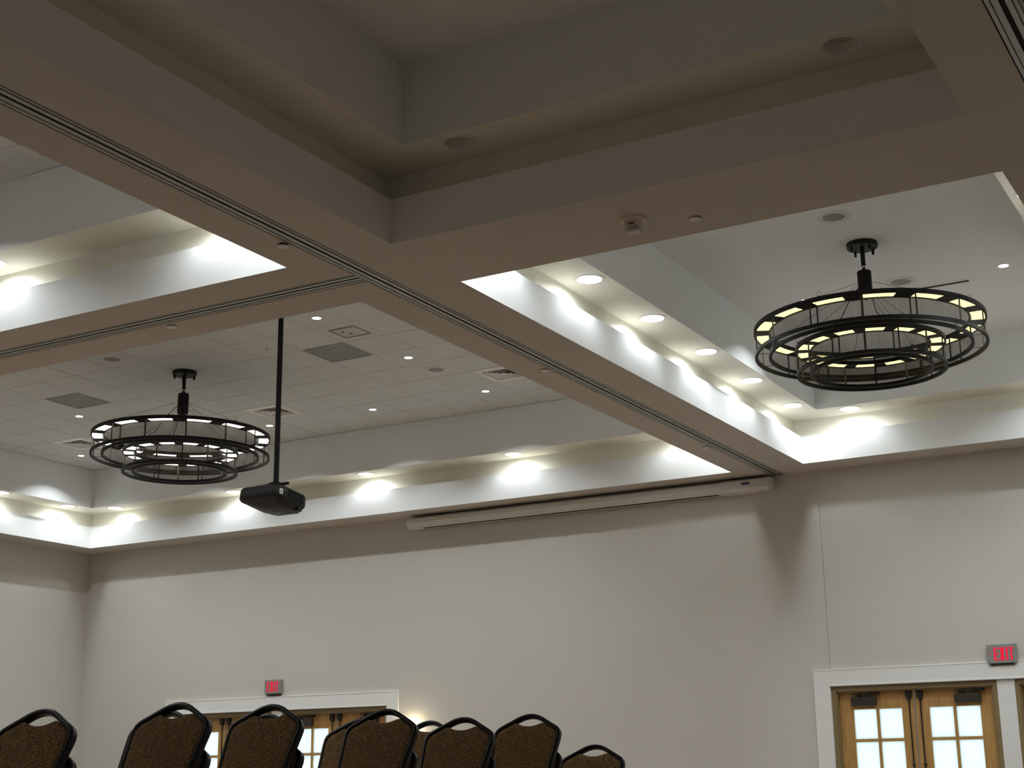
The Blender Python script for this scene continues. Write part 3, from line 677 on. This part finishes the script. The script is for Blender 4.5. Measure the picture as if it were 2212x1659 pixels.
def door(n, x0, x1, label):
    d = bpy.data.objects.new('door_%d' % n, None); C.objects.link(d); struct(d, label)
    fr = MB()                                             # pressed steel frame with a stop
    for q in ((x0 - JB, x0, y + .004, y + .19, 0, DZ + JB), (x1, x1 + JB, y + .004, y + .19, 0, DZ + JB), (x0, x1, y + .004, y + .19, DZ, DZ + JB)): fr.box(*q)
    for q in ((x0, x0 + .016, y + .02, y + .07, 0, DZ), (x1 - .016, x1, y + .02, y + .07, 0, DZ), (x0, x1, y + .02, y + .07, DZ - .016, DZ)): fr.box(*q)
    fr.obj('door_frame', M['dframe'], d)
    xm = (x0 + x1) / 2; ly = y + .085
    for sd in (-1, 1):
        a, b = (x0 + .004, xm - .003) if sd < 0 else (xm + .003, x1 - .004); s_ = 1 if sd > 0 else -1
        lw = .275; gx0 = a + (b - a) / 2 - lw - .0165 + (-.008 * s_); zt = FL + .787; lh = .345; mu = .033; rows = 4; zb = zt - rows * lh - (rows - 1) * mu
        f = MB(); f.box(a, gx0, ly, ly + .045, .008, DZ - .004); f.box(gx0 + 2 * lw + mu, b, ly, ly + .045, .008, DZ - .004)
        f.box(gx0, gx0 + 2 * lw + mu, ly, ly + .045, zt, DZ - .004); f.box(gx0, gx0 + 2 * lw + mu, ly, ly + .045, .008, zb)
        f.box(gx0 + lw, gx0 + lw + mu, ly, ly + .045, zb, zt)
        for r in range(1, rows):
            for c_ in (0, 1): f.box(gx0 + c_ * (lw + mu), gx0 + c_ * (lw + mu) + lw, ly, ly + .045, zt - r * (lh + mu), zt - r * (lh + mu) + mu)
        leaf = f.obj('door_leaf', M['wood'], d)
        for r in range(rows):
            for c_ in (0, 1):
                X, Zt = gx0 + c_ * (lw + mu), zt - r * (lh + mu)
                MB().box(X, X + lw, ly + .019, ly + .026, Zt - lh, Zt).obj('pane', M['glass'], leaf)
        cx = a + .315 if sd < 0 else b - .30                # closer body and arm
        c_ = MB(); c_.box(cx - .15, cx + .15, ly - .055, ly, DZ - .175, DZ - .075); c_.obj('door_closer', M['closer'], leaf, bevel=.008)
        c_ = MB(); c_.box(cx - .13, cx + .19, ly - .07, ly - .05, DZ - .045, DZ - .03); c_.cyl((cx - .06, ly - .03), DZ - .08, DZ - .03, .016, 10); c_.box(cx + .05, cx + .19, ly - .055, ly - .01, DZ - .05, DZ - .02)
        c_.obj('closer_arm', M['rod'], leaf)
        vx = xm + s_ * .066                                 # surface vertical rod with its top latch
        MB().prism([(vx - .034, DZ - .012), (vx + .034, DZ - .012), (vx + .034, DZ - .085), (vx + .022, DZ - .118), (vx - .022, DZ - .118), (vx - .034, DZ - .085)], 'y', ly - .042, ly).obj('latch_case', M['rod'], leaf, bevel=.004)
        v = MB(); v.tube([(vx, ly - .016, DZ - .11), (vx, ly - .016, FL + .04)], .008, 8); v.tube([(vx, ly - .016, FL - .02), (vx, ly - .016, .12)], .008, 8); v.obj('vertical_rod', M['rod'], leaf)
        MB().lathe([(0, FL + .165), (.014, FL + .16), (.022, FL + .145), (.014, FL + .13), (0, FL + .125)], 14, (vx, ly - .02)).obj('rod_guide', M['rod'], leaf)
        p0, p1 = sorted((xm + s_ * .04, (b - .06) if s_ > 0 else (a + .06)))
        MB().box(p0, p1, ly - .06, ly - .005, FL - .17, FL - .08).obj('push_bar', M['rod'], leaf, bevel=.008)
    MB().box(xm - .012, xm - .002, ly - .006, ly, .01, DZ - .006).obj('astragal', M['steel'], d)
dl = ['wooden double doors with frosted panes behind the chair stacks, leftmost pair', 'wooden double doors with frosted panes behind the chair stacks, under the left exit sign',
      'wooden double doors with frosted panes at the lower right', 'wooden double doors cut by the right edge of the picture']
for i, (a, b) in enumerate(DOORS): door(i + 1, a, b, dl[i])

# ------------------------------------------------------------------ exit signs
def letters():
    q = MB(); H = .145; wst = .022; yb = -.0015
    def bar(x0, x1, z0, z1): q.box(x0, x1, yb, 0, z0, z1)
    def para(xa, xb, w_): q.add([(xa, yb, 0), (xa + w_, yb, 0), (xb + w_, yb, H), (xb, yb, H), (xa, 0, 0), (xa + w_, 0, 0), (xb + w_, 0, H), (xb, 0, H)], [(0, 1, 2, 3), (4, 7, 6, 5), (0, 4, 5, 1), (1, 5, 6, 2), (2, 6, 7, 3), (3, 7, 4, 0)])
    bar(0, wst, 0, H); [bar(wst, .055, z, z + .018) for z in (0, H / 2 - .009, H - .018)]
    para(.064, .098, .026); para(.098, .064, .026)
    bar(.135, .135 + wst, 0, H); bar(.168, .222, H - .02, H); bar(.184, .184 + wst, 0, H - .02)
    return q
def exit_sign(x0, x1, z0, z1, lx, label, cap_):
    t = thing('exit_sign', label, 'exit sign', ((x0 + x1) / 2, WY1, z0), 0, 'red lettered exit signs'); h = z1 - z0; hw = (x1 - x0) / 2
    MB().box(-hw, hw, -.055, -.004, 0, h).obj('sign_face', M['exitbox'], t, bevel=.006)
    MB().box(-hw * .8, hw * .8, -.042, 0, -.022, .004).obj('back_box', M['closer'], t)
    lt = letters().obj('lettering', M['red'], t, loc=(lx, -.0555, h * .15)); lt['label'] = 'red word EXIT'
    if cap_: MB().box(-hw + .028, -hw + .044, -.0565, -.054, h * .5 - .008, h * .5 + .008).obj('indicator', M['red'], t)
exit_sign(-14.225, -13.925, FL + 1.305, FL + 1.51, -.105, 'grey exit sign with red letters above the doors behind the chair stacks', False)
exit_sign(-3.725, -3.397, FL + 1.238, FL + 1.455, -.085, 'grey exit sign with red letters above the doors at the lower right', True)

# ------------------------------------------------------------------ wall sconce hidden behind the chairs, only its glow shows
t = thing('wall_sconce', 'glowing wall sconce behind the chair stacks, right of the left door casing', 'wall lamp', (-11.60, WY1, FL + .55))
MB().box(-.06, .06, -.015, 0, -.06, .10).obj('back_plate', M['black'], t, bevel=.003)
MB().lathe([(.05, -.12), (.055, .0), (.05, .16)], 24, (0, -.085)).obj('shade', M['sconce'], t, smooth=40)
MB().box(-.012, .012, -.05, 0, .0, .03).obj('arm', M['black'], t)
l = bpy.data.lights.new('sconce_lamp', 'POINT'); l.energy = 2.2; l.color = (1, .86, .58); l.shadow_soft_size = .03
o = bpy.data.objects.new('sconce_lamp', l); C.objects.link(o); o.parent = t; o.location = (0, -.085, .2)

# ------------------------------------------------------------------ stacked banquet chairs
LEAN = math.radians(26); SB = (.20, .44)                  # where the back leaves the seat: depth, height
def bk(u, v, w_=0.0):                                      # a point of the backrest: across, along, proud of its plane
    return (u, SB[0] + v * math.sin(LEAN) - w_ * math.cos(LEAN), SB[1] + v * math.cos(LEAN) + w_ * math.sin(LEAN))
HALF = [(.178, -.02), (.190, .10), (.203, .24), (.2125, .34), (.2135, .365), (.209, .388), (.196, .404), (.176, .417), (.14, .437), (.105, .457), (.075, .474), (.05, .4845), (.025, .4905), (0, .4925)]
def make_chair():
    t = thing('banquet_chair', '', 'chair')
    uv = [Vector((u, v)) for u, v in HALF] + [Vector((-u, v)) for u, v in HALF[-2::-1]]; k_ = len(uv)
    prof = [(.012, .004), (.010, .009), (.004, .0115), (-.004, .0115), (-.010, .009), (-.012, .004), (-.012, -.020), (-.009, -.026), (.009, -.026), (.012, -.020)]
    vs, fs, m_ = [], [], len(prof)
    for i in range(k_):                                   # the flat oval tube is deeper than wide
        d_ = (uv[min(k_ - 1, i + 1)] - uv[max(0, i - 1)]).normalized(); nn = Vector((d_.y, -d_.x))
        vs += [bk(uv[i].x + nn.x * a_, uv[i].y + nn.y * a_, w_) for a_, w_ in prof]
    for i in range(k_ - 1):
        for q in range(m_): fs.append((i * m_ + q, i * m_ + (q + 1) % m_, (i + 1) * m_ + (q + 1) % m_, (i + 1) * m_ + q))
    fs += [tuple(range(m_)), tuple((k_ - 1) * m_ + q for q in range(m_))[::-1]]
    MB().add(vs, fs).obj('back_frame', M['frame'], t, smooth=50)
    edge = [(.172, .03), (.180, .10), (.192, .24), (.2005, .335), (.1995, .362), (.190, .382), (.172, .399), (.14, .419), (.108, .4385), (.096, .4445), (.086, .4445), (.066, .436), (.043, .4285), (.02, .4245), (0, .4235)]
    edge = [(u * 1.03, v if v > .4 else v + .0035) for u, v in edge]; out = edge + [(-u, v) for u, v in edge[-2::-1]]; n = len(out)
    def inset(d): return [(u * (1 - d / .2), .21 + (v - .21) * (1 - d / .21)) for u, v in out]
    rings = [(out, -.016), (out, .002), (inset(.004), .008), (inset(.014), .012), (inset(.03), .014)]
    vs = [bk(u, v, w_) for pl, w_ in rings for u, v in pl]; fs = [tuple((len(rings) - 1) * n + i for i in range(n)), tuple(range(n))[::-1]]
    for k in range(len(rings) - 1):
        for i in range(n): fs.append((k * n + i, k * n + (i + 1) % n, (k + 1) * n + (i + 1) % n, (k + 1) * n + i))
    MB().add(vs, fs).obj('backrest', M['fabric'], t, smooth=50)
    MB().add([bk(u * .97, .01 + v * .97, -.012) for u, v in out] + [bk(u * .95, .012 + v * .95, -.022) for u, v in out],
             [tuple(range(n)), tuple(range(n, 2 * n))[::-1]] + [(i, (i + 1) % n, n + (i + 1) % n, n + i) for i in range(n)]).obj('back_shell', M['frame'], t)
    def rr(w_, d0, d1, r):
        pts = []
        for cx, cy, a0 in ((w_ - r, d1 - r, 0), (-w_ + r, d1 - r, 90), (-w_ + r, d0 + r, 180), (w_ - r, d0 + r, 270)):
            for i in range(5): a = math.radians(a0 + 22.5 * i); pts.append((cx + r * math.cos(a), cy + r * math.sin(a)))
        return pts
    lay = [(.185, -.190, .165, .05, .40), (.195, -.200, .175, .06, .412), (.197, -.202, .177, .06, .440), (.187, -.193, .168, .06, .456), (.160, -.17, .15, .06, .462)]
    s_ = [[(x, y_, q[4]) for x, y_ in rr(*q[:4])] for q in lay]; n = len(s_[0]); fs = [tuple(range(n))[::-1], tuple((len(lay) - 1) * n + i for i in range(n))]
    for k in range(len(lay) - 1):
        for i in range(n): fs.append((k * n + i, k * n + (i + 1) % n, (k + 1) * n + (i + 1) % n, (k + 1) * n + i))
    MB().add([p for g in s_ for p in g], fs).obj('seat', M['fabric'], t, smooth=50)
    for sx in (-1, 1):
        MB().tube([(sx * .185, -.165, .402), (sx * .224, -.170, .35), (sx * .285, -.205, .0)], .0115, 8).obj('leg', M['frame'], t, smooth=60)
        MB().tube([bk(sx * .178, -.02), (sx * .226, .195, .35), (sx * .285, .285, .0)], .0115, 8).obj('leg', M['frame'], t, smooth=60)
    MB().tube([(-.185, -.165, .392), (.185, -.165, .392), (.19, .18, .392), (-.19, .18, .392)], .0105, 8, True).obj('seat_frame', M['frame'], t, smooth=60)
    return t
apex = bk(0, .4925, -.003)
# front column, nearest first: apex of the top chair (x, y, height above camera) and the number of chairs
STACKS = [(-4.822, 4.50, 0.322, 5, 'cut by the left edge of the picture', 'front row'), (-4.701, 5.18, 0.369, 5, 'second from the left in the front row', 'front row'),
          (-4.710, 5.86, 0.387, 5, 'below the left exit sign', 'front row'), (-4.503, 6.55, 0.381, 5, 'at the left door casing edge', 'front row'),
          (-4.442, 7.23, 0.357, 5, 'just right of the sconce glow', 'front row'), (-4.389, 7.91, 0.395, 5, 'last tall one at the right', 'front row'),
          (-4.303, 8.59, 0.224, 4, 'lowest, at the right end of the row', 'front row'),
          (-5.35, 5.832, .376, 5, 'behind the second front stack', 'rear row'), (-5.35, 6.617, .385, 5, 'behind the stack below the exit sign', 'rear row'),
          (-5.35, 7.496, .382, 5, 'half hidden left of the fourth front stack', 'rear row'), (-5.35, 8.279, .395, 5, 'with its hoop by the sconce glow', 'rear row')]
TOPN = ['top', 'second', 'third', 'fourth', 'bottom']
proto = None
for ax, ay, az, n, wtxt, row in STACKS:
    pitch = (az + FL - (apex[2] + .0138)) / (n - 1)
    for k in range(n):                                     # k = 0 is the topmost chair
        loc = (ax - apex[0] + random.uniform(-.003, .003), ay - apex[1] + .003 * k, pitch * (n - 1 - k))
        nm = TOPN[k] if k < n - 1 else 'bottom'
        lab = '%s brown banquet chair of the stack %s' % (nm if nm in ('top', 'bottom') else nm + ' highest', wtxt)
        if proto is None: proto = make_chair(); o = proto; o.location = loc; o['label'] = lab; o['group'] = 'stacked banquet chairs'
        else: o = dup(proto, loc, lab, 'stacked banquet chairs')
        o.rotation_euler = (0, 0, 0)
